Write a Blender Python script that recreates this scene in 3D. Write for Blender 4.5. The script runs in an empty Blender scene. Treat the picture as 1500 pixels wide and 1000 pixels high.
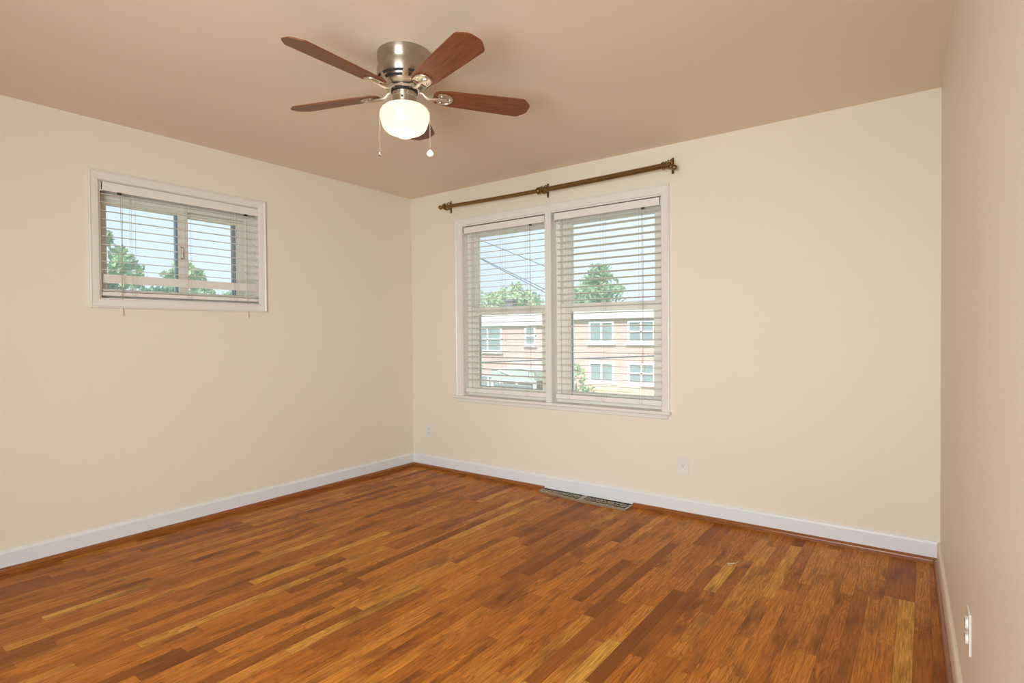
import bpy, bmesh, math, random
from mathutils import Vector, Matrix
random.seed(7)
C = bpy.context.scene
COL = C.collection
PI = math.pi

# ------------------------------------------------------------------ camera
CAMP = Vector((3.79649, -3.62068, 1.20496))
YAW, PIT, ROL = math.radians(36.3206), math.radians(-0.8383), math.radians(-0.4500)
fwd = Vector((-math.sin(YAW)*math.cos(PIT), math.cos(YAW)*math.cos(PIT), math.sin(PIT)))
rt = fwd.cross(Vector((0, 0, 1))).normalized()
up = rt.cross(fwd)
rt2 = rt*math.cos(ROL) + up*math.sin(ROL)
up2 = -rt*math.sin(ROL) + up*math.cos(ROL)
cd = bpy.data.cameras.new('camera')
cam = bpy.data.objects.new('camera', cd)
COL.objects.link(cam)
cd.sensor_width = 36.0
cd.lens = 36.0*822.52/1500.0
cd.clip_start = 0.02
cd.clip_end = 400
cam.matrix_world = Matrix(((rt2.x, up2.x, -fwd.x, CAMP.x), (rt2.y, up2.y, -fwd.y, CAMP.y),
                           (rt2.z, up2.z, -fwd.z, CAMP.z), (0, 0, 0, 1)))
C.camera = cam

# ------------------------------------------------------------------ view, world, lights
C.view_settings.view_transform = 'Standard'
C.view_settings.look = 'None'
C.view_settings.gamma = 1.0
C.view_settings.exposure = 0.0
C.view_settings.use_curve_mapping = False

def lamp(name, kind, loc, power, color, target=None, **kw):
    d = bpy.data.lights.new(name, kind)
    d.energy = power
    d.color = color
    for k, v in kw.items():
        setattr(d, k, v)
    o = bpy.data.objects.new(name, d)
    COL.objects.link(o)
    o.location = loc
    if target is not None:
        o.rotation_euler = (Vector(target)-Vector(loc)).to_track_quat('-Z', 'Y').to_euler()
    return o

world = bpy.data.worlds.new('daylight_sky')
C.world = world
world.use_nodes = True
wn = world.node_tree
wn.nodes.clear()
wout = wn.nodes.new('ShaderNodeOutputWorld')
wbg = wn.nodes.new('ShaderNodeBackground')
wtc = wn.nodes.new('ShaderNodeTexCoord')
wsep = wn.nodes.new('ShaderNodeSeparateXYZ')
wrmp = wn.nodes.new('ShaderNodeValToRGB')
wnoi = wn.nodes.new('ShaderNodeTexNoise')
wmix = wn.nodes.new('ShaderNodeMix')
wmix.data_type = 'RGBA'
wn.links.new(wtc.outputs['Generated'], wsep.inputs[0])
wn.links.new(wsep.outputs['Z'], wrmp.inputs['Fac'])
e = wrmp.color_ramp.elements
e[0].position = 0.0
e[0].color = (0.72, 0.84, 1.0, 1)
e[1].position = 0.6
e[1].color = (0.58, 0.76, 1.0, 1)
wnoi.inputs['Scale'].default_value = 3.0
wnoi.inputs['Detail'].default_value = 5
wn.links.new(wtc.outputs['Generated'], wnoi.inputs['Vector'])
wcr = wn.nodes.new('ShaderNodeValToRGB')
wcr.color_ramp.elements[0].position = 0.45
wcr.color_ramp.elements[1].position = 0.7
wn.links.new(wnoi.outputs['Fac'], wcr.inputs['Fac'])
wn.links.new(wcr.outputs['Color'], wmix.inputs['Factor'])
wn.links.new(wrmp.outputs['Color'], wmix.inputs['A'])
wmix.inputs['B'].default_value = (0.80, 0.89, 1.0, 1)
wn.links.new(wmix.outputs['Result'], wbg.inputs['Color'])
wbg.inputs['Strength'].default_value = 1.4
wn.links.new(wbg.outputs[0], wout.inputs[0])

# sun behind this house, lighting the street and the houses across it
lamp('sun', 'SUN', (10, -20, 30), 7.0, (1.0, 0.97, 0.92), target=(0, 14, -4), angle=0.01)
# added fill lamp behind the camera, standing in for daylight; rear wall is closed
lamp('rear_fill', 'AREA', (3.2, -4.6, 1.25), 66.0, (0.89, 0.96, 1.0), target=(1.35, 0, 0.65), shape='RECTANGLE', size=1.3, size_y=1.7, spread=2.2)

# ------------------------------------------------------------------ materials
def nmat(name):
    m = bpy.data.materials.new(name)
    m.use_nodes = True
    return m, m.node_tree, m.node_tree.nodes['Principled BSDF']

def nd(nt, t, ins=None, **kw):
    n = nt.nodes.new(t)
    for k, v in kw.items():
        setattr(n, k, v)
    for k, v in (ins or {}).items():
        if isinstance(v, bpy.types.NodeSocket):
            nt.links.new(v, n.inputs[k])
        else:
            n.inputs[k].default_value = v
    return n

def mth(nt, op, a, b=0.0, c=0.0):
    return nd(nt, 'ShaderNodeMath', {0: a, 1: b, 2: c}, operation=op).outputs[0]

def ramp(nt, fac, stops, interp='LINEAR'):
    r = nd(nt, 'ShaderNodeValToRGB', {'Fac': fac})
    cr = r.color_ramp
    cr.interpolation = interp
    while len(cr.elements) < len(stops):
        cr.elements.new(0.5)
    for el, (p, c) in zip(cr.elements, stops):
        el.position = p
        el.color = (*c, 1)
    return r.outputs['Color']

def mixc(nt, fac, a, b, blend='MIX'):
    n = nd(nt, 'ShaderNodeMix', None, data_type='RGBA', blend_type=blend)
    for k, v in (('Factor', fac), ('A', a), ('B', b)):
        s = [i for i in n.inputs if i.name == k and (k == 'Factor' and i.type == 'VALUE' or i.type == 'RGBA')][0]
        if isinstance(v, bpy.types.NodeSocket):
            nt.links.new(v, s)
        else:
            s.default_value = v if k == 'Factor' else (*v, 1)
    return [o for o in n.outputs if o.type == 'RGBA'][0]

def plain(name, col, rough=0.5, metal=0.0, var=0.06, scale=6.0, bump=0.0, bscale=200.0, spec=0.5, coat=0.0):
    """A colour with a little procedural variation and an optional fine bump."""
    m, nt, b = nmat(name)
    tc = nd(nt, 'ShaderNodeTexCoord')
    no = nd(nt, 'ShaderNodeTexNoise', {'Vector': tc.outputs['Object'], 'Scale': scale, 'Detail': 3.0})
    c = mixc(nt, no.outputs['Fac'], tuple(x*(1-var) for x in col), tuple(min(1, x*(1+var)) for x in col))
    nt.links.new(c, b.inputs['Base Color'])
    b.inputs['Roughness'].default_value = rough
    b.inputs['Metallic'].default_value = metal
    b.inputs['Specular IOR Level'].default_value = spec
    b.inputs['Coat Weight'].default_value = coat
    if bump:
        n2 = nd(nt, 'ShaderNodeTexNoise', {'Vector': tc.outputs['Object'], 'Scale': bscale, 'Detail': 2.0})
        bp = nd(nt, 'ShaderNodeBump', {'Height': n2.outputs['Fac'], 'Strength': bump, 'Distance': 0.002})
        nt.links.new(bp.outputs[0], b.inputs['Normal'])
    return m

M = {}
M['wall'] = plain('cream_wall_paint', (0.855, 0.785, 0.66), 0.55, var=0.02, scale=1.5, bump=0.12, bscale=60, spec=0.3)
def mat_specks():
    m = M['wall'].copy()
    m.name = 'cream_wall_paint_with_specks'
    nt = m.node_tree
    b = nt.nodes['Principled BSDF']
    old = b.inputs['Base Color'].links[0].from_socket
    tc = nd(nt, 'ShaderNodeTexCoord')
    vo = nd(nt, 'ShaderNodeTexVoronoi', {'Vector': tc.outputs['Object'], 'Scale': 7.0})
    spot = mth(nt, 'LESS_THAN', vo.outputs['Distance'], 0.030)
    nt.links.new(mixc(nt, mth(nt, 'MULTIPLY', spot, 0.6), old, (0.92, 0.90, 0.86)), b.inputs['Base Color'])
    return m
M['wall_specks'] = mat_specks()
M['ceiling'] = plain('ceiling_paint', (0.87, 0.755, 0.61), 0.7, var=0.02, scale=1.2, bump=0.1, bscale=50, spec=0.2)
M['trim'] = plain('white_gloss_trim', (0.81, 0.845, 0.86), 0.35, var=0.03, scale=3, bump=0.05, bscale=30)
M['casing'] = plain('cream_white_casing', (0.84, 0.81, 0.755), 0.35, var=0.02, scale=3, bump=0.04, bscale=30)
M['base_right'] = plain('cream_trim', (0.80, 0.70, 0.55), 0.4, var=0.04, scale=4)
M['vinyl'] = plain('almond_window_frame', (0.86, 0.82, 0.73), 0.45, var=0.05, scale=5)
M['sky_edge'] = plain('sky_tinted_edge', (0.30, 0.36, 0.40), 0.4, metal=0.3)  # blue-grey of skylight and shade on the frame edges, put into the colour
M['blind'] = plain('ivory_blind_slat', (0.86, 0.83, 0.77), 0.4, var=0.03, scale=8)
M['cord'] = plain('beige_cord', (0.62, 0.55, 0.45), 0.8)
M['cord_dark'] = plain('aged_brown_cord', (0.50, 0.40, 0.28), 0.8)
M['tassel'] = plain('ivory_tassel', (0.80, 0.70, 0.55), 0.5)
M['brass'] = plain('antique_brass', (0.24, 0.155, 0.06), 0.30, metal=0.85, var=0.25, scale=25)
M['plate'] = plain('white_plastic', (0.83, 0.80, 0.75), 0.3, var=0.01)
M['slot'] = plain('dark_slot', (0.03, 0.028, 0.025), 0.6)
M['gap'] = plain('black_gap', (0.012, 0.011, 0.01), 0.7)
M['grille'] = plain('worn_bronze_grille', (0.42, 0.35, 0.26), 0.38, metal=0.5, var=0.35, scale=40)
M['chrome'] = plain('bright_nickel', (0.75, 0.72, 0.68), 0.16, metal=1.0)
M['crystal'] = plain('clear_white_knob', (0.9, 0.9, 0.9), 0.12, var=0.0, coat=0.6)
M['chain'] = plain('ball_chain', (0.72, 0.62, 0.48), 0.35, metal=0.6)
M['scrap'] = plain('pale_string', (0.75, 0.6, 0.42), 0.9)

def mat_nickel():
    m, nt, b = nmat('brushed_nickel')
    tc = nd(nt, 'ShaderNodeTexCoord')
    mp = nd(nt, 'ShaderNodeMapping', {'Vector': tc.outputs['Object'], 'Scale': (4, 4, 400)})
    no = nd(nt, 'ShaderNodeTexNoise', {'Vector': mp.outputs[0], 'Scale': 3.0, 'Detail': 2.0})
    nt.links.new(mixc(nt, no.outputs['Fac'], (0.46, 0.41, 0.34), (0.56, 0.51, 0.43)), b.inputs['Base Color'])
    b.inputs['Metallic'].default_value = 1.0
    b.inputs['Roughness'].default_value = 0.37
    b.inputs['Anisotropic'].default_value = 0.88
    b.inputs['Anisotropic Rotation'].default_value = 0.25
    tg = nd(nt, 'ShaderNodeTangent', None, direction_type='RADIAL', axis='Z')
    nt.links.new(tg.outputs[0], b.inputs['Tangent'])
    return m
M['nickel'] = mat_nickel()
M['satin'] = plain('satin_nickel_bracket', (0.66, 0.60, 0.50), 0.35, metal=0.9)

def mat_floor():
    m, nt, b = nmat('oak_strip_floor')
    W = 0.0572
    tc = nd(nt, 'ShaderNodeTexCoord')
    sp = nd(nt, 'ShaderNodeSeparateXYZ', {0: tc.outputs['Object']})
    x, y = sp.outputs[0], sp.outputs[1]
    xs = mth(nt, 'DIVIDE', mth(nt, 'ADD', x, 0.011), W)
    row = mth(nt, 'FLOOR', xs)
    rn = nd(nt, 'ShaderNodeTexWhiteNoise', {'W': row}, noise_dimensions='1D')
    rn2 = nd(nt, 'ShaderNodeTexWhiteNoise', {'W': mth(nt, 'ADD', row, 91.7)}, noise_dimensions='1D')
    L = mth(nt, 'MULTIPLY_ADD', rn2.outputs[0], 0.55, 0.42)
    # uneven board lengths: bend the running coordinate before cutting it into boards
    yw = mth(nt, 'ADD', y, mth(nt, 'MULTIPLY', mth(nt, 'SINE', mth(nt, 'MULTIPLY_ADD', y, 2.3, mth(nt, 'MULTIPLY', rn.outputs[0], 40.0))), 0.17))
    ys = mth(nt, 'ADD', mth(nt, 'DIVIDE', yw, L), mth(nt, 'MULTIPLY', rn.outputs[0], 17.0))
    col = mth(nt, 'FLOOR', ys)
    idv = nd(nt, 'ShaderNodeCombineXYZ', {0: row, 1: col, 2: 3.0})
    wn1 = nd(nt, 'ShaderNodeTexWhiteNoise', {'Vector': idv.outputs[0]}, noise_dimensions='3D')
    idv2 = nd(nt, 'ShaderNodeCombineXYZ', {0: row, 1: col, 2: 11.0})
    wn2 = nd(nt, 'ShaderNodeTexWhiteNoise', {'Vector': idv2.outputs[0]}, noise_dimensions='3D')
    base = ramp(nt, wn1.outputs[0], [(0.0, (0.200, 0.064, 0.014)), (0.10, (0.340, 0.107, 0.020)), (0.3, (0.540, 0.180, 0.027)),
                                      (0.55, (0.640, 0.226, 0.033)), (0.8, (0.700, 0.268, 0.042)), (0.93, (0.760, 0.335, 0.055)), (1.0, (0.850, 0.470, 0.090))])
    red = mixc(nt, mth(nt, 'MULTIPLY', wn2.outputs[0], 0.45), base, (0.60, 0.185, 0.028))
    # grain: long streaks along the board, shifted for every board
    off = mth(nt, 'MULTIPLY', wn2.outputs[0], 50.0)
    gv = nd(nt, 'ShaderNodeCombineXYZ', {0: mth(nt, 'MULTIPLY_ADD', x, 1.0, off), 1: mth(nt, 'MULTIPLY', y, 0.045), 2: off})
    g1 = nd(nt, 'ShaderNodeTexNoise', {'Vector': gv.outputs[0], 'Scale': 170.0, 'Detail': 4.0, 'Roughness': 0.6})
    gv2 = nd(nt, 'ShaderNodeCombineXYZ', {0: mth(nt, 'ADD', x, off), 1: mth(nt, 'MULTIPLY', y, 0.11), 2: off})
    wv = nd(nt, 'ShaderNodeTexNoise', {'Vector': gv2.outputs[0], 'Scale': 22.0, 'Detail': 1.0})
    rings = mth(nt, 'FRACT', mth(nt, 'MULTIPLY', wv.outputs['Fac'], 13.0))
    ring = mth(nt, 'POWER', rings, 3.0)
    gv3 = nd(nt, 'ShaderNodeCombineXYZ', {0: mth(nt, 'ADD', x, off), 1: mth(nt, 'MULTIPLY', y, 0.25), 2: off})
    bl = nd(nt, 'ShaderNodeTexNoise', {'Vector': gv3.outputs[0], 'Scale': 12.0, 'Detail': 3.0})
    c = mixc(nt, ramp(nt, g1.outputs['Fac'], [(0.38, (0, 0, 0)), (0.66, (0.65, 0.65, 0.65))]), red, (0.20, 0.066, 0.012))
    c = mixc(nt, mth(nt, 'MULTIPLY', ring, mth(nt, 'MULTIPLY_ADD', wn2.outputs[0], 0.55, 0.15)), c, (0.17, 0.052, 0.010))
    c = mixc(nt, ramp(nt, bl.outputs['Fac'], [(0.52, (0, 0, 0)), (0.74, (0.85, 0.85, 0.85))]), c, (0.15, 0.046, 0.013))
    # joints between boards
    fx = mth(nt, 'FRACT', xs)
    dx = mth(nt, 'MULTIPLY', mth(nt, 'MINIMUM', fx, mth(nt, 'SUBTRACT', 1.0, fx)), W)
    fy = mth(nt, 'FRACT', ys)
    dy = mth(nt, 'MULTIPLY', mth(nt, 'MINIMUM', fy, mth(nt, 'SUBTRACT', 1.0, fy)), L)
    jn = mth(nt, 'MINIMUM', dx, dy)
    jm = mth(nt, 'SUBTRACT', 1.0, mth(nt, 'SMOOTH_MIN', mth(nt, 'DIVIDE', jn, 0.0013), 1.0, 0.2))
    c = mixc(nt, mth(nt, 'MULTIPLY', jm, 0.55), c, (0.05, 0.018, 0.007))
    nt.links.new(c, b.inputs['Base Color'])
    rr = nd(nt, 'ShaderNodeTexNoise', {'Vector': tc.outputs['Object'], 'Scale': 3.0, 'Detail': 2.0})
    nt.links.new(mth(nt, 'MULTIPLY_ADD', rr.outputs['Fac'], 0.12, 0.30), b.inputs['Roughness'])
    b.inputs['Specular IOR Level'].default_value = 0.08
    bp = nd(nt, 'ShaderNodeBump', {'Height': mth(nt, 'SUBTRACT', g1.outputs['Fac'], mth(nt, 'MULTIPLY', jm, 2.0)), 'Strength': 0.10, 'Distance': 0.001})
    nt.links.new(bp.outputs[0], b.inputs['Normal'])
    return m
M['floor'] = mat_floor()

def mat_wood(name, a, bcol, axis=0, rough=0.3, scale=1.0):
    m, nt, b = nmat(name)
    tc = nd(nt, 'ShaderNodeTexCoord')
    sc = [60*scale]*3
    sc[axis] = 4*scale
    mp = nd(nt, 'ShaderNodeMapping', {'Vector': tc.outputs['Object'], 'Scale': tuple(sc)})
    no = nd(nt, 'ShaderNodeTexNoise', {'Vector': mp.outputs[0], 'Scale': 2.0, 'Detail': 5.0, 'Roughness': 0.6})
    nt.links.new(ramp(nt, no.outputs['Fac'], [(0.32, a), (0.68, bcol)]), b.inputs['Base Color'])
    b.inputs['Roughness'].default_value = rough
    return m
M['blade'] = mat_wood('cherry_fan_blade', (0.15, 0.042, 0.012), (0.25, 0.078, 0.022), 0, 0.42)
M['shoe_x'] = mat_wood('stained_shoe_moulding', (0.20, 0.062, 0.014), (0.36, 0.125, 0.030), 0, 0.3)
M['shoe_y'] = mat_wood('stained_shoe_moulding_along', (0.20, 0.062, 0.014), (0.36, 0.125, 0.030), 1, 0.3)

def mat_glass():
    """A clear pane with glare built in: mostly see-through, a thin reflection, a pale veil."""
    m, nt, b = nmat('hazed_window_pane')
    nt.nodes.remove(b)
    out = nt.nodes['Material Output']
    tr = nd(nt, 'ShaderNodeBsdfTransparent', {'Color': (0.97, 0.985, 0.98, 1)})
    gl = nd(nt, 'ShaderNodeBsdfGlossy', {'Roughness': 0.02})
    fr = nd(nt, 'ShaderNodeFresnel', {'IOR': 1.45})
    mx = nd(nt, 'ShaderNodeMixShader', {0: fr.outputs[0], 1: tr.outputs[0], 2: gl.outputs[0]})
    tl = nd(nt, 'ShaderNodeBsdfTranslucent', {'Color': (0.95, 0.95, 0.93, 1)})  # pale translucent veil standing in for glare and bloom at the windows
    tc = nd(nt, 'ShaderNodeTexCoord')
    no = nd(nt, 'ShaderNodeTexNoise', {'Vector': tc.outputs['Object'], 'Scale': 4.0, 'Detail': 3.0})
    mx2 = nd(nt, 'ShaderNodeMixShader', {0: mth(nt, 'MULTIPLY_ADD', no.outputs['Fac'], 0.10, 0.10), 1: mx.outputs[0], 2: tl.outputs[0]})
    nt.links.new(mx2.outputs[0], out.inputs['Surface'])
    return m
M['glass'] = mat_glass()

def mat_globe():
    """Opal glass lit by the lamp inside it."""
    m, nt, b = nmat('lit_opal_globe')
    nt.nodes.remove(b)
    out = nt.nodes['Material Output']
    tl = nd(nt, 'ShaderNodeBsdfTranslucent', {'Color': (1.0, 0.96, 0.88, 1)})
    gl = nd(nt, 'ShaderNodeBsdfGlossy', {'Roughness': 0.3, 'Color': (1, 1, 1, 1)})
    mx = nd(nt, 'ShaderNodeMixShader', {0: 0.05, 1: tl.outputs[0], 2: gl.outputs[0]})
    em = nd(nt, 'ShaderNodeEmission', {'Color': (1.0, 0.87, 0.64, 1), 'Strength': 0.34})
    ad = nd(nt, 'ShaderNodeAddShader', {0: mx.outputs[0], 1: em.outputs[0]})
    nt.links.new(ad.outputs[0], out.inputs['Surface'])
    return m
M['globe'] = mat_globe()

def mat_brick(name, c1, c2, mortar):
    m, nt, b = nmat(name)
    tc = nd(nt, 'ShaderNodeTexCoord')
    sp = nd(nt, 'ShaderNodeSeparateXYZ', {0: tc.outputs['Object']})
    v = nd(nt, 'ShaderNodeCombineXYZ', {0: mth(nt, 'ADD', sp.outputs[0], sp.outputs[1]), 1: sp.outputs[2], 2: 0.0})
    br = nd(nt, 'ShaderNodeTexBrick', {'Vector': v.outputs[0], 'Color1': (*c1, 1), 'Color2': (*c2, 1), 'Mortar': (*mortar, 1),
                                       'Scale': 1.0, 'Mortar Size': 0.012, 'Brick Width': 0.22, 'Row Height': 0.08})
    no = nd(nt, 'ShaderNodeTexNoise', {'Vector': tc.outputs['Object'], 'Scale': 1.3, 'Detail': 4.0})
    c = mixc(nt, no.outputs['Fac'], br.outputs['Color'], c2)
    nt.links.new(c, b.inputs['Base Color'])
    b.inputs['Roughness'].default_value = 0.9
    return m
M['brick'] = mat_brick('red_brick', (0.54, 0.27, 0.24), (0.67, 0.40, 0.37), (0.72, 0.66, 0.62))
M['house_white'] = plain('white_house_trim', (0.82, 0.84, 0.86), 0.6)
M['house_pane'] = plain('dark_house_pane', (0.26, 0.32, 0.34), 0.15)
M['awning'] = plain('pale_green_awning', (0.46, 0.58, 0.50), 0.6)
M['rail'] = plain('grey_porch_rail', (0.27, 0.31, 0.31), 0.7)
M['tan_wood'] = plain('tan_wood_boards', (0.76, 0.60, 0.43), 0.8, var=0.2, scale=3)
M['roofing'] = plain('grey_roof', (0.35, 0.35, 0.35), 0.9)
M['chimney'] = plain('dark_purple_brick', (0.20, 0.17, 0.21), 0.9)
M['grass'] = plain('ground_grass', (0.16, 0.24, 0.09), 0.95, var=0.3, scale=2)
M['wire'] = plain('grey_cable', (0.08, 0.10, 0.13), 0.7)
M['trunk'] = plain('tree_bark', (0.16, 0.11, 0.07), 0.9, var=0.3, scale=5)

def mat_leaf(name, a, bcol):
    m, nt, b = nmat(name)
    tc = nd(nt, 'ShaderNodeTexCoord')
    no = nd(nt, 'ShaderNodeTexNoise', {'Vector': tc.outputs['Object'], 'Scale': 1.4, 'Detail': 6.0})
    c = ramp(nt, no.outputs['Fac'], [(0.36, a), (0.64, bcol)])
    nt.links.new(c, b.inputs['Base Color'])
    b.inputs['Roughness'].default_value = 0.55
    tl = nd(nt, 'ShaderNodeBsdfTranslucent', {'Color': c})
    mx = nd(nt, 'ShaderNodeMixShader', {0: 0.35, 1: b.outputs[0], 2: tl.outputs[0]})
    nt.links.new(mx.outputs[0], nt.nodes['Material Output'].inputs['Surface'])
    return m
M['leaf_light'] = mat_leaf('light_green_leaves', (0.30, 0.42, 0.22), (0.60, 0.70, 0.46))
M['leaf_mid'] = mat_leaf('mid_green_leaves', (0.20, 0.34, 0.17), (0.44, 0.58, 0.34))
M['leaf_dark'] = mat_leaf('blue_green_leaves', (0.08, 0.17, 0.12), (0.20, 0.34, 0.22))

# ------------------------------------------------------------------ mesh helpers
ID = lambda v: v

def box(bm, a, b, T=ID, bev=0.0, seg=1):
    x0, x1 = sorted((a[0], b[0])); y0, y1 = sorted((a[1], b[1])); z0, z1 = sorted((a[2], b[2]))
    co = [(x0, y0, z0), (x1, y0, z0), (x1, y1, z0), (x0, y1, z0), (x0, y0, z1), (x1, y0, z1), (x1, y1, z1), (x0, y1, z1)]
    vs = [bm.verts.new(T(Vector(c))) for c in co]
    fs = [bm.faces.new([vs[i] for i in q]) for q in ((3, 2, 1, 0), (4, 5, 6, 7), (0, 1, 5, 4), (1, 2, 6, 5), (2, 3, 7, 6), (3, 0, 4, 7))]
    if bev:
        es = list({ed for f in fs for ed in f.edges})
        bmesh.ops.bevel(bm, geom=es, offset=bev, segments=seg, affect='EDGES', profile=0.5)

def prism(bm, pts, axis_vec, T=ID):
    """Closed outline (list of 3-D points) pushed along axis_vec."""
    a = [bm.verts.new(T(Vector(p))) for p in pts]
    b = [bm.verts.new(T(Vector(p)+Vector(axis_vec))) for p in pts]
    n = len(pts)
    bm.faces.new(a[::-1])
    bm.faces.new(b)
    for i in range(n):
        bm.faces.new((a[i], a[(i+1) % n], b[(i+1) % n], b[i]))

def tube(bm, pts, r, seg=8, cap=True, sq=1.0):
    pts = [Vector(p) for p in pts]
    rs = r if isinstance(r, (list, tuple)) else [r]*len(pts)
    rings = []
    prev = None
    for i, p in enumerate(pts):
        d = (pts[min(i+1, len(pts)-1)]-pts[max(i-1, 0)]).normalized()
        if prev is None:
            u = d.orthogonal().normalized()
            if abs(d.z) < 0.95:
                u = d.cross(Vector((0, 0, 1))).normalized()
        else:
            u = (prev-d*prev.dot(d)).normalized()
        prev = u
        w = d.cross(u)
        rings.append([bm.verts.new(p+(u*math.cos(t)+w*math.sin(t)*sq)*rs[i]) for t in (2*PI*k/seg for k in range(seg))])
    for a, b in zip(rings, rings[1:]):
        for k in range(seg):
            bm.faces.new((a[k], a[(k+1) % seg], b[(k+1) % seg], b[k]))
    if cap:
        bm.faces.new(rings[0][::-1])
        bm.faces.new(rings[-1])

def lathe(bm, prof, seg=48, c=(0, 0, 0), M3=None):
    """Turn an (r, z) profile round the z axis (or an axis turned by M3) about c."""
    c = Vector(c)
    rings = []
    for r, z in prof:
        if r < 1e-6:
            p = Vector((0, 0, z))
            rings.append([bm.verts.new(c+(M3 @ p if M3 else p))])
        else:
            ring = []
            for k in range(seg):
                t = 2*PI*k/seg
                p = Vector((r*math.cos(t), r*math.sin(t), z))
                ring.append(bm.verts.new(c+(M3 @ p if M3 else p)))
            rings.append(ring)
    for a, b in zip(rings, rings[1:]):
        for k in range(seg):
            if len(a) == 1 and len(b) == 1:
                continue
            if len(a) == 1:
                bm.faces.new((a[0], b[k], b[(k+1) % seg]))
            elif len(b) == 1:
                bm.faces.new((a[k], b[0], a[(k+1) % seg]))
            else:
                bm.faces.new((a[k], b[k], b[(k+1) % seg], a[(k+1) % seg]))

def origin(o):
    v = Vector((0, 0, 0))
    while o is not None:
        v += o.location
        o = o.parent
    return v

def obj(name, bm, mat, parent=None, smooth=False, at=None, local=False, angle=35):
    bmesh.ops.recalc_face_normals(bm, faces=bm.faces[:])
    off = Vector(at) if at is not None else Vector((0, 0, 0))
    po = origin(parent) if parent is not None and not local else Vector((0, 0, 0))
    if not local:
        bmesh.ops.translate(bm, verts=bm.verts[:], vec=-(po+off))
    me = bpy.data.meshes.new(name)
    bm.to_mesh(me)
    bm.free()
    me.materials.append(mat)
    if smooth:
        for p in me.polygons:
            p.use_smooth = True
        me.set_sharp_from_angle(angle=math.radians(angle))
    o = bpy.data.objects.new(name, me)
    COL.objects.link(o)
    o.location = off
    if parent is not None:
        o.parent = parent
    return o

def tag(o, label=None, cat=None, group=None, kind=None):
    for k, v in (('label', label), ('category', cat), ('group', group), ('kind', kind)):
        if v:
            o[k] = v
    return o

def thing(name, label, cat, loc=(0, 0, 0), rz=0.0, group=None, kind=None):
    o = bpy.data.objects.new(name, None)
    o.empty_display_size = 0.05
    COL.objects.link(o)
    o.location = loc
    o.rotation_euler = (0, 0, rz)
    return tag(o, label, cat, group, kind)

def struct(name, bm, mat, label, cat, **kw):
    return tag(obj(name, bm, mat, **kw), label, cat, kind='structure')

NB = bmesh.new

# ------------------------------------------------------------------ room
H = 2.44
W = 3.8633
RA = 0.0217          # the right wall is a touch out of square
T0 = 0.20            # wall thickness
YR = -4.9            # rear wall
# back wall opening and left wall opening
BX0, BX1, BZ0, BZ1 = 0.605, 2.388, 0.655, 2.125
LY0, LY1, LZ0, LZ1 = -2.428, -1.438, 1.415, 2.108

bm = NB(); box(bm, (-T0, YR-T0, -0.15), (W+0.5, T0, 0.0))
struct('floor', bm, M['floor'], 'reddish brown oak strip floor with worn satin finish', 'floor')
bm = NB(); box(bm, (-T0, YR-T0, H), (W+0.5, T0, H+0.15))
struct('ceiling', bm, M['ceiling'], 'plain beige painted ceiling above the fan', 'ceiling')

bm = NB()
box(bm, (-T0, 0, 0), (BX0, T0, H)); box(bm, (BX1, 0, 0), (W+0.3, T0, H))
box(bm, (BX0, 0, 0), (BX1, T0, BZ0)); box(bm, (BX0, 0, BZ1), (BX1, T0, H))
struct('wall_back', bm, M['wall'], 'cream painted wall with the wide double window', 'wall')
bm = NB()
box(bm, (-T0, YR-T0, 0), (0, LY0, H)); box(bm, (-T0, LY1, 0), (0, 0, H))
box(bm, (-T0, LY0, 0), (0, LY1, LZ0)); box(bm, (-T0, LY0, LZ1), (0, LY1, H))
struct('wall_left', bm, M['wall'], 'cream painted wall with the small high window', 'wall')
RT = Matrix.Translation((W, 0, 0)) @ Matrix.Rotation(RA, 4, 'Z')
RTF = lambda v: RT @ v
bm = NB(); box(bm, (0, YR-0.3, 0), (T0, 0.0, H), RTF)
struct('wall_right', bm, M['wall_specks'], 'cream painted wall beside the camera with few specks', 'wall')
bm = NB(); box(bm, (-T0, YR-T0, 0), (W+0.5, YR, H))
struct('wall_rear', bm, M['wall'], 'cream painted wall behind the camera', 'wall')

# baseboards: flat board with eased top; shoe mouldings as quarter rounds
BH, BT = 0.1145, 0.014
def base_prof():
    return [(0, 0), (BT, 0), (BT, BH-0.014), (BT-0.004, BH-0.004), (BT-0.009, BH), (0, BH)]
def shoe_prof(d=0.017, h=0.030):
    pts = [(BT, 0), (BT+d, 0)]
    for k in range(1, 7):
        t = PI/2*k/6
        pts.append((BT+d*math.cos(t), h*0.35+(h*0.65)*math.sin(t)))
    return pts
def run(prof, p0, p1, nrm, T=ID):
    bm = NB()
    p0, p1, n = Vector(p0), Vector(p1), Vector(nrm)
    prism(bm, [p0+n*a+Vector((0, 0, z)) for a, z in prof], p1-p0, T)
    return bm
VX0, VX1 = 1.445, 2.175     # the floor register interrupts the shoe moulding
struct('baseboard_left', run(base_prof(), (0, YR, 0), (0, 0, 0), (1, 0, 0)), M['trim'], 'white baseboard along the left wall', 'baseboard')
struct('baseboard_back', run(base_prof(), (0, 0, 0), (W, 0, 0), (0, -1, 0)), M['trim'], 'white baseboard below the double window', 'baseboard')
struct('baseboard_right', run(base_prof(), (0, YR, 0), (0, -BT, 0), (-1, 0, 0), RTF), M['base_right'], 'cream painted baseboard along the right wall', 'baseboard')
struct('trim_1', run(shoe_prof(), (0, YR, 0), (0, -BT, 0), (1, 0, 0)), M['shoe_y'], 'brown stained shoe moulding along the left baseboard', 'moulding')
struct('trim_2', run(shoe_prof(), (BT, 0, 0), (VX0, 0, 0), (0, -1, 0)), M['shoe_x'], 'brown stained shoe moulding left of the floor register', 'moulding')
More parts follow.
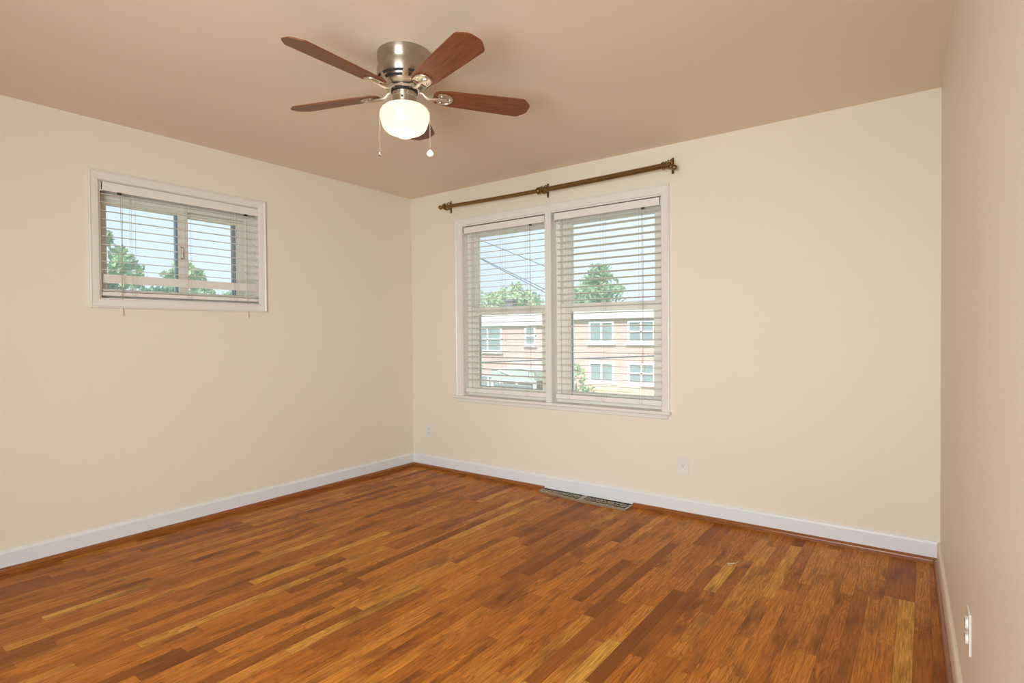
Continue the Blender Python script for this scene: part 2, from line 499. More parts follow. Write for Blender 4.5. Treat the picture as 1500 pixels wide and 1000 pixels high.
struct('trim_3', run(shoe_prof(), (VX1, 0, 0), (W-BT, 0, 0), (0, -1, 0)), M['shoe_x'], 'brown stained shoe moulding right of the floor register', 'moulding')
struct('trim_4', run(shoe_prof(), (0, YR, 0), (0, -BT-0.018, 0), (-1, 0, 0), RTF), M['shoe_y'], 'dark stained shoe moulding along the right wall', 'moulding')

# ------------------------------------------------------------------ windows
def frame4(bm, u0, u1, z0, z1, tu0, tu1, tz0, tz1, w0, w1, T, bev=0.002):
    """Four bars of a rectangular frame: outer box u0..u1, z0..z1, bar widths per side."""
    box(bm, (u0, w0, z0), (u0+tu0, w1, z1), T, bev)
    box(bm, (u1-tu1, w0, z0), (u1, w1, z1), T, bev)
    box(bm, (u0+tu0, w0, z0), (u1-tu1, w1, z0+tz0), T, bev)
    box(bm, (u0+tu0, w0, z1-tz1), (u1-tu1, w1, z1), T, bev)

TB = ID                                              # back wall: u = x, depth = y
TL = lambda v: Vector((-v[1], v[0], v[2]))           # left wall: u = y, depth = -x

def mitred(bm, u0, u1, z0, z1, w, prof, T, sides='LRTB'):
    """Picture-frame casing: profile (distance from outer edge, protrusion) mitred round the opening."""
    cs = {'L': ((u0, z0), (u0, z1), (1, 0)), 'R': ((u1, z1), (u1, z0), (-1, 0)),
          'T': ((u0, z1), (u1, z1), (0, -1)), 'B': ((u1, z0), (u0, z0), (0, 1))}
    for s in sides:
        (ua, za), (ub, zb), (nu, nz) = cs[s]
        A, B = [], []
        for d, h in prof:
            ia = d if s in 'TB' else (d if (s == 'L' and 'B' in sides) or (s == 'R' and 'T' in sides) else 0)
            ib = d if s in 'TB' else (d if (s == 'R' and 'B' in sides) or (s == 'L' and 'T' in sides) else 0)
            su = 1 if ub > ua else -1
            sz = 1 if zb > za else -1
            if s in 'TB':
                A.append(T(Vector((ua+su*ia, -h, za+nz*d)))); B.append(T(Vector((ub-su*ib, -h, zb+nz*d))))
            else:
                A.append(T(Vector((ua+nu*d, -h, za+sz*ia)))); B.append(T(Vector((ub+nu*d, -h, zb-sz*ib))))
        va = [bm.verts.new(p) for p in A]; vb = [bm.verts.new(p) for p in B]
        n = len(va)
        for i in range(n):
            bm.faces.new((va[i], va[(i+1) % n], vb[(i+1) % n], vb[i]))
        bm.faces.new(va[::-1]); bm.faces.new(vb)

CASE = [(0, 0), (0, 0.020), (0.006, 0.022), (0.012, 0.017), (0.040, 0.014), (0.047, 0.012), (0.050, 0.008), (0.050, 0)]
CASEW = [(0, 0), (0, 0.020), (0.007, 0.022), (0.014, 0.017), (0.046, 0.014), (0.053, 0.012), (0.057, 0.008), (0.057, 0)]

def pane(parent, u0, u1, z0, z1, w, T):
    bm = NB(); box(bm, (u0, w, z0), (u1, w+0.004, z1), T)
    return obj('pane', bm, M['glass'], parent)

# --- left window: a two-panel slider
wl = thing('window_1', 'small high sliding window with white frame on the left wall', 'window', (0, (LY0+LY1)/2, LZ0), kind='structure')
bm = NB(); mitred(bm, -2.4775, -1.4265, 1.370, 2.1505, 0, CASE, TL)
obj('casing', bm, M['casing'], wl)
bm = NB(); frame4(bm, LY0, LY1, LZ0, LZ1, 0.010, 0.010, 0.012, 0.010, 0.002, 0.20, TL, 0)
obj('jamb', bm, M['casing'], wl)
bm = NB(); frame4(bm, -2.418, -1.448, 1.427, 2.098, 0.028, 0.075, 0.034, 0.085, 0.085, 0.19, TL)
obj('frame', bm, M['vinyl'], wl)
s1 = NB(); frame4(s1, -2.392, -1.900, 1.458, 2.016, 0.036, 0.062, 0.028, 0.034, 0.100, 0.130, TL)
sa = obj('sash', s1, M['vinyl'], wl)
bm = NB(); box(bm, (-1.974, 0.102, 1.485), (-1.960, 0.128, 1.984), TL)
obj('stile_edge', bm, M['sky_edge'], sa)
bm = NB(); tube(bm, [TL(Vector((-1.944, 0.098, 1.70))), TL(Vector((-1.944, 0.082, 1.71))), TL(Vector((-1.944, 0.082, 1.77))), TL(Vector((-1.944, 0.098, 1.78)))], 0.006)
obj('sash_latch', bm, M['satin'], sa, True)
pane(sa, -2.357, -1.974, 1.485, 1.983, 0.115, TL)
s2 = NB(); frame4(s2, -1.960, -1.523, 1.458, 2.016, 0.050, 0.040, 0.028, 0.034, 0.140, 0.170, TL)
sb = obj('sash', s2, M['vinyl'], wl)
bm = NB(); box(bm, (-1.585, 0.141, 1.486), (-1.563, 0.168, 1.982), TL)
obj('stile_edge', bm, M['sky_edge'], sb)
pane(sb, -1.911, -1.585, 1.485, 1.983, 0.155, TL)

# --- back window: two double-hung units under one casing
wb = thing('window_2', 'wide white double window with two sash units', 'window', ((BX0+BX1)/2, 0, BZ0), kind='structure')
bm = NB()
mitred(bm, 0.547, 2.436, 0.675, 2.181, 0, CASEW, TB, 'LTR')
box(bm, (1.459, -0.012, 0.675), (1.513, 0.075, 2.124), TB, 0.003)
obj('casing', bm, M['casing'], wb)
bm = NB(); box(bm, (0.520, -0.045, 0.655), (2.446, 0.10, 0.677), TB, 0.006, 2)
obj('window_stool', bm, M['casing'], wb)
bm = NB(); box(bm, (0.545, -0.014, 0.624), (2.424, 0.0, 0.655), TB, 0.003)
obj('window_apron', bm, M['casing'], wb)
bm = NB(); frame4(bm, BX0, BX1, BZ0, BZ1, 0.010, 0.010, 0.014, 0.010, 0.0, 0.20, TB, 0)
obj('jamb', bm, M['casing'], wb)
# (opening u0,u1; glass upper u0,u1; glass lower u0,u1)
for (u0, u1, gu0, gu1, gl0, gl1) in ((0.615, 1.459, 0.690, 1.384, 0.730, 1.366), (1.513, 2.378, 1.622, 2.283, 1.638, 2.288)):
    bm = NB(); frame4(bm, u0, u1, 0.672, 2.118, 0.034, 0.034, 0.032, 0.036, 0.070, 0.18, TB)
    box(bm, (u0+0.034, 0.118, 0.70), (u0+0.046, 0.124, 2.08), TB)
    box(bm, (u1-0.046, 0.118, 0.70), (u1-0.034, 0.124, 2.08), TB)
    obj('frame', bm, M['vinyl'], wb)
    bm = NB(); frame4(bm, u0+0.03, u1-0.03, 1.372, 2.085, gu0-u0-0.03, u1-0.03-gu1, 0.050, 0.052, 0.122, 0.150, TB)
    us = obj('upper_sash', bm, M['vinyl'], wb)
    pane(us, gu0-0.003, gu1+0.003, 1.42, 2.035, 0.134, TB)
    bm = NB()
    for k in (-0.06, 0.06):
        box(bm, ((gu0+gu1)/2+k-0.008, 0.117, 2.044), ((gu0+gu1)/2+k+0.008, 0.123, 2.052), TB)
    obj('vent_stop', bm, M['slot'], us)
    bm = NB(); frame4(bm, u0+0.034, u1-0.034, 0.702, 1.426, gl0-u0-0.034, u1-0.034-gl1, 0.056, 0.062, 0.086, 0.116, TB)
    box(bm, (u0+0.05, 0.078, 1.395), (u1-0.05, 0.088, 1.405), TB, 0.002)
    ls = obj('lower_sash', bm, M['vinyl'], wb)
    pane(ls, gl0-0.003, gl1+0.003, 0.755, 1.366, 0.098, TB)
    bm = NB(); box(bm, (gl0-0.002, 0.0845, 0.757), (gl0+0.006, 0.088, 1.362), TB); box(bm, (gl0, 0.0845, 0.756), (gl1, 0.088, 0.762), TB)
    obj('shaded_glass_edge', bm, M['sky_edge'], ls)  # dark edging painted where the inner frame lies in shade

# ------------------------------------------------------------------ blinds
def slat(bm, u0, u1, z, w, tilt, T, width=0.050, th=0.0026):
    """One crowned slat; tilt > 0 lowers its room side."""
    n = 4
    topv, botv = [], []
    for k in range(n+1):
        s = -width/2+width*k/n
        crown = 0.0022*(1-(2*s/width)**2)
        ww = w+s*math.cos(tilt)
        zz = z+s*math.sin(tilt)+crown*math.cos(tilt)
        topv.append((ww, zz+th/2)); botv.append((ww, zz-th/2))
    ring = topv+botv[::-1]
    prism(bm, [(u0, a, b) for a, b in ring], (u1-u0, 0, 0), T)

def blind(label, T, u0, u1, ztop, zrail, tilt, pitch, w, ladders, lifts, first, loc, rail_h=0.024, odd=None, stack=0, z_last=None, wands=(), front=0.0):
    b = thing('window_blind', label, 'blind', loc)
    bm = NB()
    box(bm, (u0, front+0.004, ztop-0.053), (u1, front+0.016, ztop), T, 0.004, 2)
    for uu in (u0, u1-0.012):
        box(bm, (uu, front+0.004, ztop-0.056), (uu+0.012, w+0.02, ztop), T, 0.003)
    obj('valance', bm, M['blind'], b)
    bm = NB(); box(bm, (u0+0.015, front+0.022, ztop-0.042), (u1-0.015, w+0.028, ztop-0.004), T)
    obj('headrail', bm, M['blind'], b)
    bm = NB()
    z = first
    zs = []
    while z > (z_last if z_last else zrail+rail_h+0.02):
        t = tilt+random.uniform(-0.012, 0.012)
        slat(bm, u0+0.008, u1-0.008, z, w, t, T)
        zs.append(z)
        z -= pitch
    for k in range(stack):
        slat(bm, u0+0.008, u1-0.008, zrail+rail_h+0.004+0.0042*k, w, 0.0, T)
    obj('slats', bm, M['blind'], b)
    if odd:
        bm = NB(); slat(bm, u0+0.016, u1-0.004, odd[0], w-0.012, odd[1], T)
        tag(obj('slat', bm, M['blind'], b), 'slat tipped over so its flat face shows')
    bm = NB(); box(bm, (u0+0.006, w-0.026, zrail), (u1-0.006, w+0.026, zrail+rail_h), T, 0.005, 2)
    obj('bottom_rail', bm, M['blind'], b)
    for u in ladders:
        bm = NB()
        for du, ww in ((-0.010, w-0.027), (0.010, w-0.027), (0.0, w+0.027)):
            tube(bm, [T(Vector((u+du, ww, ztop-0.04))), T(Vector((u+du, ww, zrail+0.012)))], 0.0009, 5)
        tube(bm, [T(Vector((u-0.010, w-0.0275, zrail+0.012))), T(Vector((u+0.004, w-0.0285, zrail+0.002))), T(Vector((u+0.018, w-0.0275, zrail+0.015)))], 0.0013, 5)
        obj('ladder_cord', bm, M['cord'], b)
    for (u, zend, kind) in lifts:
        ww = front-0.004
        bm = NB()
        tube(bm, [T(Vector((u, front+0.01, ztop-0.057))), T(Vector((u, ww, ztop-0.075))), T(Vector((u+0.002, ww, (ztop+zend)/2))), T(Vector((u, ww, zend)))], 0.0014, 6)
        if kind == 'pair':
            tube(bm, [T(Vector((u+0.012, front+0.01, ztop-0.057))), T(Vector((u+0.010, ww, ztop-0.075))), T(Vector((u+0.004, ww, zend+0.06))), T(Vector((u, ww-0.002, zend)))], 0.0011, 6)
        o = obj('pull_cord', bm, M['cord_dark'], b)
        bm = NB()
        if kind == 'loop':
            tube(bm, [T(Vector((u+0.018*math.sin(t), ww, zend-0.03+0.03*math.cos(t)))) for t in (2*PI*k/14 for k in range(15))], 0.0016, 6, False)
            obj('cord_loop', bm, M['cord'], o)
        else:
            c = T(Vector((u, ww, zend)))
            lathe(bm, [(0, 0.004), (0.004, 0.002), (0.006, -0.012), (0.0075, -0.03), (0.010, -0.042), (0.009, -0.047), (0, -0.047)], 14, c)
            obj('tassel', bm, M['tassel'], o, True)
        bm = NB(); box(bm, (u-0.011, front+0.000, ztop-0.064), (u+0.011, front+0.014, ztop-0.053), T, 0.002)
        obj('cord_clip', bm, M['slot'], b)
    return b

blind('ivory horizontal slat blind in the small high left window', TL, -2.415, -1.447, 2.097, 1.441, 0.10, 0.0485, 0.044,
      (-2.245, -1.93, -1.63), ((-2.318, 1.375, 'pair'), (-1.560, 1.375, 'tassel')), 2.030, (0, -1.931, 1.441),
      odd=(1.541, -1.22), stack=3, z_last=1.57)
blind('ivory slat blind in the left half of the double window', TB, 0.622, 1.457, 2.107, 0.706, 0.105, 0.0488, 0.044,
      (0.745, 1.02, 1.27), ((1.315, 0.905, 'loop'),), 2.030, (1.04, 0, 0.706), rail_h=0.036)
blind('ivory slat blind in the right half of the double window', TB, 1.526, 2.374, 2.109, 0.706, -0.085, 0.0488, 0.044,
      (1.64, 1.93, 2.22), ((2.245, 0.995, 'loop'),), 2.034, (1.95, 0, 0.706), rail_h=0.036)

# ------------------------------------------------------------------ curtain rod
cr = thing('curtain_rod', 'antique brass curtain rod on three brackets above the double window', 'curtain rod', (1.49, 0, 2.28))
YRD = -0.080
zr = lambda x: 2.2745+0.0105*((x-1.52)/0.95)**2
bm = NB(); tube(bm, [(x, YRD, zr(x)) for x in (0.478, 0.75, 1.0, 1.25, 1.50)], 0.0150, 20)
obj('inner_rod', bm, M['brass'], cr, True)
bm = NB(); tube(bm, [(x, YRD, zr(x)) for x in (1.455, 1.7, 1.95, 2.2, 2.448)], 0.0185, 20)
obj('outer_rod', bm, M['brass'], cr, True)
RX = Matrix.Rotation(PI/2, 3, 'Y')
def finial(x, z, s, droop):
    bm = NB()
    m3 = Matrix.Rotation(s*PI/2+droop, 3, 'Y')
    lathe(bm, [(0, -0.012), (0.016, -0.010), (0.021, -0.004), (0.021, 0.002), (0.012, 0.006), (0.010, 0.014), (0.015, 0.018), (0.010, 0.024),
               (0.009, 0.030), (0.015, 0.036), (0.0185, 0.045), (0.0185, 0.052), (0.014, 0.061), (0.006, 0.066), (0, 0.067)], 20, (x, YRD, z), m3)
    return obj('finial', bm, M['brass'], cr, True)
finial(0.490, zr(0.47), -1, 0.05)
finial(2.455, zr(2.45)-0.004, 1, 0.42)
def collar(x):
    bm = NB()
    lathe(bm, [(0.0150, -0.014), (0.0225, -0.011), (0.026, -0.005), (0.021, 0), (0.026, 0.005), (0.0225, 0.011), (0.0150, 0.014), (0.0150, -0.014)], 20, (x, YRD, zr(x)), RX)
    for k in range(6):
        t = 2*PI*k/6+0.2
        lathe(bm, [(0.005, 0), (0.004, 0.005), (0, 0.009)], 8, (x, YRD+0.023*math.sin(t), zr(x)+0.023*math.cos(t)), Matrix.Rotation(-t, 3, 'X'))
    return obj('collar', bm, M['brass'], cr, True)
collar(1.452); collar(2.425)
for x in (0.494, 1.487, 2.460):
    zc = zr(x)+0.012
    bm = NB()
    box(bm, (x-0.0085, -0.005, zc-0.053), (x+0.0085, 0, zc+0.053), ID, 0.0015)
    box(bm, (x-0.006, -0.009, zc-0.040), (x+0.006, -0.004, zc-0.028), ID, 0.002)
    tube(bm, [(x, -0.004, zc-0.012), (x, -0.03, zc-0.020), (x, YRD+0.02, zr(x)-0.022), (x, YRD, zr(x)-0.020)], 0.006, 8)
    # scroll over the arm and the cup under the rod
    tube(bm, [(x, -0.004, zc+0.030)]+[(x, -0.030-0.020*math.cos(t), zc+0.012+0.022*math.sin(t)) for t in (2.6-k*0.45 for k in range(9))][::1]+[(x, YRD+0.006, zr(x)+0.015)], 0.0042, 8)
    tube(bm, [(x, YRD+0.020*math.cos(t), zr(x)+0.020*math.sin(t)) for t in (PI*0.85+k*PI*1.3/12 for k in range(13))], 0.0055, 8)
    # leaf rosette at the front of the holder
    for k in range(5):
        t = PI/2+(k-2)*0.62
        lathe(bm, [(0, 0.010), (0.0055, 0.016), (0.0065, 0.024), (0.004, 0.031), (0, 0.035)], 8, (x+0.003, YRD-0.012, zr(x)-0.004), Matrix.Rotation(PI/2-t, 3, 'Y'))
    lathe(bm, [(0, -0.006), (0.010, -0.004), (0.013, 0.002), (0.009, 0.008), (0, 0.010)], 12, (x+0.003, YRD-0.018, zr(x)-0.002), Matrix.Rotation(PI/2, 3, 'X'))
    obj('bracket', bm, M['brass'], cr, True)

# ------------------------------------------------------------------ ceiling fan
FX, FY = 1.941, -1.8845
fan = thing('ceiling_fan', 'brushed nickel hugger ceiling fan with five cherry blades and a lit globe', 'ceiling fan', (FX, FY, H))
Lz = lambda p: [(r, z-H) for r, z in p]
bm = NB()
lathe(bm, Lz([(0.100, 2.44), (0.1150, 2.4395), (0.1168, 2.436), (0.1168, 2.414), (0.1160, 2.412), (0.1160, 2.404), (0.1140, 2.397), (0.1115, 2.390), (0.1112, 2.385), (0.1135, 2.378),
              (0.1175, 2.370), (0.1195, 2.360), (0.1195, 2.350), (0.1180, 2.338), (0.1140, 2.326), (0.1070, 2.314), (0.0980, 2.303), (0.090, 2.296), (0.074, 2.292), (0.045, 2.291)]), 72)
mh = obj('motor_housing', bm, M['nickel'], fan, True, local=True, angle=50)
# cooling slots: dark arcs following the taper of the housing
bm = NB()
def slot_arc(z0, z1, r0, r1, a0, a1):
    n = 10
    g = []
    for k in range(n+1):
        t = a0+(a1-a0)*k/n
        row = []
        for (r, z) in ((r0, z0), (r1, z1)):
            for d in (0.0012, -0.004):
                row.append(bm.verts.new(((r+d)*math.cos(t), (r+d)*math.sin(t), z-H-d*0.5)))
        g.append(row)
    for a, b in zip(g, g[1:]):
        for i, j in ((0, 2), (2, 3), (3, 1), (1, 0)):
            bm.faces.new((a[i], a[j], b[j], b[i]))
    for q in (g[0], g[-1]):
        bm.faces.new((q[0], q[1], q[3], q[2]))
for k in range(6):
    a = math.radians(-34.5+60*k)
    slot_arc(2.3285, 2.3190, 0.1151, 0.1104, a, a+math.radians(49))
    slot_arc(2.3125, 2.3040, 0.1060, 0.0989, a+0.02, a+math.radians(47))
obj('cooling_slots', bm, M['gap'], mh, local=True)
bm = NB(); lathe(bm, Lz([(0.0, 2.294), (0.058, 2.294), (0.058, 2.268), (0.0, 2.268)]), 40)
obj('rotor_gap', bm, M['gap'], fan, local=True)
bm = NB(); lathe(bm, Lz([(0.050, 2.2885), (0.066, 2.288), (0.068, 2.286), (0.068, 2.277), (0.066, 2.275), (0.050, 2.2745)]), 40)
for k in range(10):
    t = 2*PI*k/10
    box(bm, (-0.0015, 0.066, 2.2755-H), (0.0015, 0.0695, 2.2875-H), lambda v, t=t: Matrix.Rotation(t, 3, 'Z') @ v)
obj('flywheel', bm, M['chrome'], fan, True, local=True)
bm = NB(); lathe(bm, Lz([(0.030, 2.2695), (0.050, 2.269), (0.0535, 2.266), (0.0535, 2.250), (0.0515, 2.248), (0.0515, 2.224), (0.0545, 2.220), (0.0560, 2.214), (0.0545, 2.207), (0.030, 2.207)]), 48)
sh = obj('switch_housing', bm, M['nickel'], fan, True, local=True)
for k in range(3):
    bm = NB()
    t = math.radians(-54+120*k)
    lathe(bm, [(0, 0), (0.004, 0), (0.004, 0.005), (0.0025, 0.007), (0, 0.007)], 10, (0.0515*math.cos(t), 0.0515*math.sin(t), 2.236-H), Matrix.Rotation(t, 3, 'Z') @ Matrix.Rotation(PI/2, 3, 'Y'))
    obj('screw', bm, M['slot'], sh, True, local=True)
bm = NB()
lathe(bm, Lz([(0.050, 2.2165), (0.058, 2.2155), (0.072, 2.212), (0.088, 2.205), (0.1010, 2.194), (0.1070, 2.182), (0.1085, 2.172), (0.1072, 2.158), (0.1030, 2.140), (0.0965, 2.121),
              (0.0890, 2.108), (0.0760, 2.098), (0.0600, 2.092), (0.0500, 2.089), (0.0455, 2.0865), (0.0400, 2.083), (0.0300, 2.077), (0.0180, 2.0722), (0.0080, 2.0700), (0.0, 2.0695)]), 64)
gb = obj('globe', bm, M['globe'], fan, True, local=True, angle=60)
bulb = lamp('fan_bulb', 'POINT', (FX, FY, 2.118), 0.115, (1.0, 0.87, 0.66), shadow_soft_size=0.022)
# one blade with its bracket, then four copies
def blade_mesh():
    bm = NB()
    ol = [(0.128, -0.022), (0.136, -0.036), (0.152, -0.047), (0.20, -0.0525), (0.40, -0.061), (0.532, -0.0665), (0.546, -0.063), (0.574, -0.036), (0.582, -0.022),
          (0.582, 0.022), (0.574, 0.036), (0.546, 0.063), (0.532, 0.0665), (0.40, 0.061), (0.20, 0.0525), (0.152, 0.047), (0.136, 0.036), (0.128, 0.022)]
    prism(bm, [(x, y, -0.003) for x, y in ol], (0, 0, 0.006))
    es = [ed for ed in bm.edges if abs(ed.verts[0].co.z-ed.verts[1].co.z) < 1e-6]
    bmesh.ops.bevel(bm, geom=es, offset=0.0015, segments=2, affect='EDGES')
    return bm
PITCH = math.radians(12.5)
ZB = 2.268-H
RP = Matrix.Translation((0, 0, ZB)) @ Matrix.Rotation(-PITCH, 4, 'X')
bmB = blade_mesh(); bmesh.ops.transform(bmB, matrix=RP, verts=bmB.verts[:])
def bracket_mesh():
    bm = NB()
    # D-shaped plate under the blade root, with a raised rim and a middle rib
    ol = [(0.148, -0.033)]+[(0.176+0.038*math.sin(t), -0.034*math.cos(t)) for t in (PI*k/12 for k in range(13))]+[(0.148, 0.033)]
    prism(bm, [(x, y, -0.0060) for x, y in ol], (0, 0, 0.0028))
    rim = [(0.148, -0.033, -0.007)]+[(0.176+0.038*math.sin(t), -0.034*math.cos(t), -0.007) for t in (PI*k/12 for k in range(13))]+[(0.148, 0.033, -0.007)]
    tube(bm, rim, 0.0034, 8)
    tube(bm, [(0.132, 0, -0.010), (0.150, 0, -0.010), (0.186, 0, -0.0085), (0.193, 0.006, -0.0075), (0.196, 0.012, -0.0065)], [0.0075, 0.0068, 0.006, 0.005, 0.003], 10)
    return bm
bmK = bracket_mesh(); bmesh.ops.transform(bmK, matrix=RP, verts=bmK.verts[:])
tube(bmK, [(0.055, 0, 2.2815-H), (0.072, 0, 2.281-H), (0.082, 0, 2.276-H), (0.094, 0, 2.264-H), (0.106, 0, 2.2585-H), (0.120, 0, 2.2570-H), (0.150, 0, 2.2585-H)], [0.009, 0.009, 0.0085, 0.0078, 0.0075, 0.0075, 0.0075], 12)
blade0 = obj('blade', bmB, M['blade'], fan, local=True)
iron0 = obj('blade_bracket', bmK, M['satin'], fan, True, local=True)
scr0 = []
for (sx, sy) in ((0.203, 0), (0.163, -0.021), (0.163, 0.021)):
    bmS = NB()
    lathe(bmS, [(0, 0.0), (0.0045, 0.0), (0.0045, 0.003), (0.003, 0.005), (0, 0.0055)], 12, (sx, sy, -0.006), Matrix.Rotation(PI, 3, 'X'))
    bmesh.ops.transform(bmS, matrix=RP, verts=bmS.verts[:])
    scr0.append(obj('screw', bmS, M['chrome'], iron0, True, local=True))
PH = math.radians(126.32+0.5)
for k in range(5):
    if k == 0:
        bo, io = blade0, iron0
    else:
        bo = blade0.copy(); COL.objects.link(bo); bo.parent = fan
        io = iron0.copy(); COL.objects.link(io); io.parent = fan
        for s0 in scr0:
            so = s0.copy(); COL.objects.link(so); so.parent = io
    bo.rotation_euler = (0, 0, PH+2*PI*k/5)
    io.rotation_euler = (0, 0, PH+2*PI*k/5)
# pull chains leave the switch housing, drape over the globe and hang straight
rv = Vector((math.cos(YAW), math.sin(YAW), 0))
def chain(s, zend):
    bm = NB()
    P = [rv*s*0.050+Vector((0, 0, 2.232-H)), rv*s*0.062+Vector((0, 0, 2.2275-H)), rv*s*0.085+Vector((0, 0, 2.216-H)), rv*s*0.1040+Vector((0, 0, 2.199-H)),
         rv*s*0.1115+Vector((0, 0, 2.178-H)), rv*s*0.1115+Vector((0, 0, 2.10-H)), rv*s*0.1115+Vector((0, 0, zend-H))]
    tube(bm, P, 0.0013, 6)
    L = 2.176-zend
    n = int(L/0.006)
    for k in range(n):
        z = 2.176-k*0.006-H
        lathe(bm, [(0, -0.0021), (0.0018, -0.001), (0.0021, 0), (0.0018, 0.001), (0, 0.0021)], 6, rv*s*0.1115+Vector((0, 0, z)))
    return obj('pull_chain', bm, M['chain'], fan, True, local=True), rv*s*0.1115+Vector((0, 0, zend-H))
c1, e1 = chain(-1, 2.018)
bm = NB(); lathe(bm, [(0, 0.004), (0.003, 0.002), (0.004, -0.002), (0.009, -0.006), (0.0095, -0.012), (0.006, -0.019), (0.0075, -0.023), (0.004, -0.027), (0, -0.028)], 16, e1)
obj('chain_pull', bm, M['chrome'], c1, True, local=True)
c2, e2 = chain(1, 2.016)
bm = NB()
lathe(bm, [(0, 0.006), (0.003, 0.004), (0.010, -0.001), (0.0155, -0.009), (0.0165, -0.016), (0.013, -0.023), (0.006, -0.027), (0, -0.028)], 18, e2)
for v in bm.verts:
    d = v.co-e2
    v.co = e2+d-rv.cross(Vector((0, 0, 1)))*(d.dot(rv.cross(Vector((0, 0, 1))))*0.45)
tag(obj('chain_pull', bm, M['crystal'], c2, True, local=True), 'white faceted knob')

# ------------------------------------------------------------------ outlets
def outlet(label, loc, rz, faces, holes, w=0.079, h=0.120, bulge=0.003):
    """Cover plate in the local x-z plane facing local -y."""
    o = thing('outlet', label, 'electrical outlet', loc, rz)
    bm = NB(); box(bm, (-w/2, -0.006, -h/2), (w/2, 0, h/2), ID, 0.003, 2)
    obj('cover_plate', bm, M['plate'], o, local=True)
    for zc in faces:
        bm = NB()
        ol = []
        for k in range(24):
            t = 2*PI*k/24
            ol.append((0.0175*math.cos(t), -0.006-bulge, zc+max(-0.0135, min(0.0135, 0.0175*math.sin(t)))))
        prism(bm, ol, (0, bulge+0.002, 0))
        f = obj('receptacle', bm, M['plate'], o, local=True)
        if holes:
            bm = NB()
            y = -0.006-bulge
            box(bm, (-0.0075, y-0.0006, zc+0.000), (-0.0050, y+0.001, zc+0.009))
            box(bm, (0.0050, y-0.0006, zc+0.001), (0.0075, y+0.001, zc+0.008))
            lathe(bm, [(0, -0.0006), (0.003, -0.0006), (0.003, 0.001), (0, 0.001)], 10, (0, y, zc-0.007), Matrix.Rotation(-PI/2, 3, 'X'))
            obj('slots', bm, M['slot'], f, local=True)
    bm = NB()
    zs = (0,) if len(faces) == 2 else (-0.045, 0.045)
    for z in zs:
        bm = NB()
        lathe(bm, [(0, 0), (0.003, 0), (0.0025, 0.0012), (0, 0.0014)], 10, (0, -0.006, z), Matrix.Rotation(PI/2, 3, 'X'))
        obj('plate_screw', bm, M['plate'], o, True, local=True)
    return o
outlet('white duplex outlet low on the window wall near the left corner', (0.204, 0, 0.333), 0, (0.020, -0.020), True, 0.080)
outlet('white single outlet low on the window wall right of the floor register', (2.522, 0, 0.330), 0, (0.0,), True, 0.081)
pr = RT @ Vector((0, -1.652, 0.381))
outlet('white outlet on the right wall seen almost edge on', tuple(pr), RA-PI/2, (0.021, -0.021), True, 0.075, 0.114, 0.006)

# ------------------------------------------------------------------ floor register
fr = thing('floor_register', 'old bronze floor register with pierced scrollwork against the baseboard', 'floor register', (1.80, -0.08, 0))
# two grille halves meeting at a middle bar; the front edge bows out a little at the join
A0, A1 = 1.436, 2.176
def front(x):
    if x < 1.74:
        return -0.083-(x-A0)*0.165
    if x < 1.86:
        return -0.133-0.004*math.sin((x-1.74)/0.12*PI)
    return -0.133+(x-1.86)*(-0.02)
def ztop(x):
    return 0.014+0.004*math.sin((x-A0)/(A1-A0)*PI)
YB = -0.0185
bm = NB()
n = 24
for (off0, off1) in ((0.0, 0.010),):      # front rail
    for i in range(n):
        xa, xb = A0+(A1-A0)*i/n, A0+(A1-A0)*(i+1)/n
        pts = [(xa, front(xa), 0.0), (xa, front(xa), ztop(xa)-0.002), (xa, front(xa)+0.003, ztop(xa)), (xa, front(xa)+off1, ztop(xa)), (xa, front(xa)+off1, 0.0)]
        ptb = [(xb, front(xb), 0.0), (xb, front(xb), ztop(xb)-0.002), (xb, front(xb)+0.003, ztop(xb)), (xb, front(xb)+off1, ztop(xb)), (xb, front(xb)+off1, 0.0)]
        va = [bm.verts.new(p) for p in pts]; vb = [bm.verts.new(p) for p in ptb]
        for k in range(5):
            bm.faces.new((va[k], va[(k+1) % 5], vb[(k+1) % 5], vb[k]))
        if i == 0:
            bm.faces.new(va)
        if i == n-1:
            bm.faces.new(vb[::-1])
box(bm, (A0, YB-0.008, 0), (A1, YB, 0.008))
box(bm, (A0, front(A0)+0.004, 0), (A0+0.016, YB, ztop(A0)), ID, 0.002)
box(bm, (A1-0.018, front(A1)+0.004, 0), (A1, YB, ztop(A1)), ID, 0.002)
box(bm, (1.795, front(1.81)+0.006, 0), (1.828, YB, ztop(1.8)), ID, 0.002)
obj('frame', bm, M['grille'], fr)
bm = NB()
box(bm, (A0+0.01, -0.078, 0.0005), (1.80, -0.0145, 0.002)); box(bm, (1.81, -0.122, 0.0005), (A1-0.01, -0.0145, 0.002)); box(bm, (1.60, -0.10, 0.0005), (1.82, -0.0145, 0.002))
box(bm, (A0+0.004, -0.0185, 0), (A1, -0.0142, 0.016))  # black strip standing in for the shade in the gap behind the register
obj('duct_and_gap_shade', bm, M['gap'], fr)
def scrolls(x0, x1, cells):
    bm = NB()
    for i in range(cells):
        xc = x0+(x1-x0)*(i+0.5)/cells
        y0, y1 = front(xc)+0.012, YB-0.010
        yc, hy = (y0+y1)/2, (y1-y0)/2
        hx = (x1-x0)/cells/2
        z = ztop(xc)-0.003
        s = 1 if i % 2 else -1
        tube(bm, [(xc+s*hx*0.9*math.cos(t)*(1-k*0.035), yc+hy*0.9*math.sin(t)*(1-k*0.035), z) for k, t in enumerate(0.3*j for j in range(22))], 0.0029, 6)
        tube(bm, [(xc-hx, y0, z), (xc-hx*0.3, yc+s*hy*0.4, z+0.001), (xc+hx*0.4, yc-s*hy*0.5, z), (xc+hx, y1, z)], 0.0026, 6)
    return bm
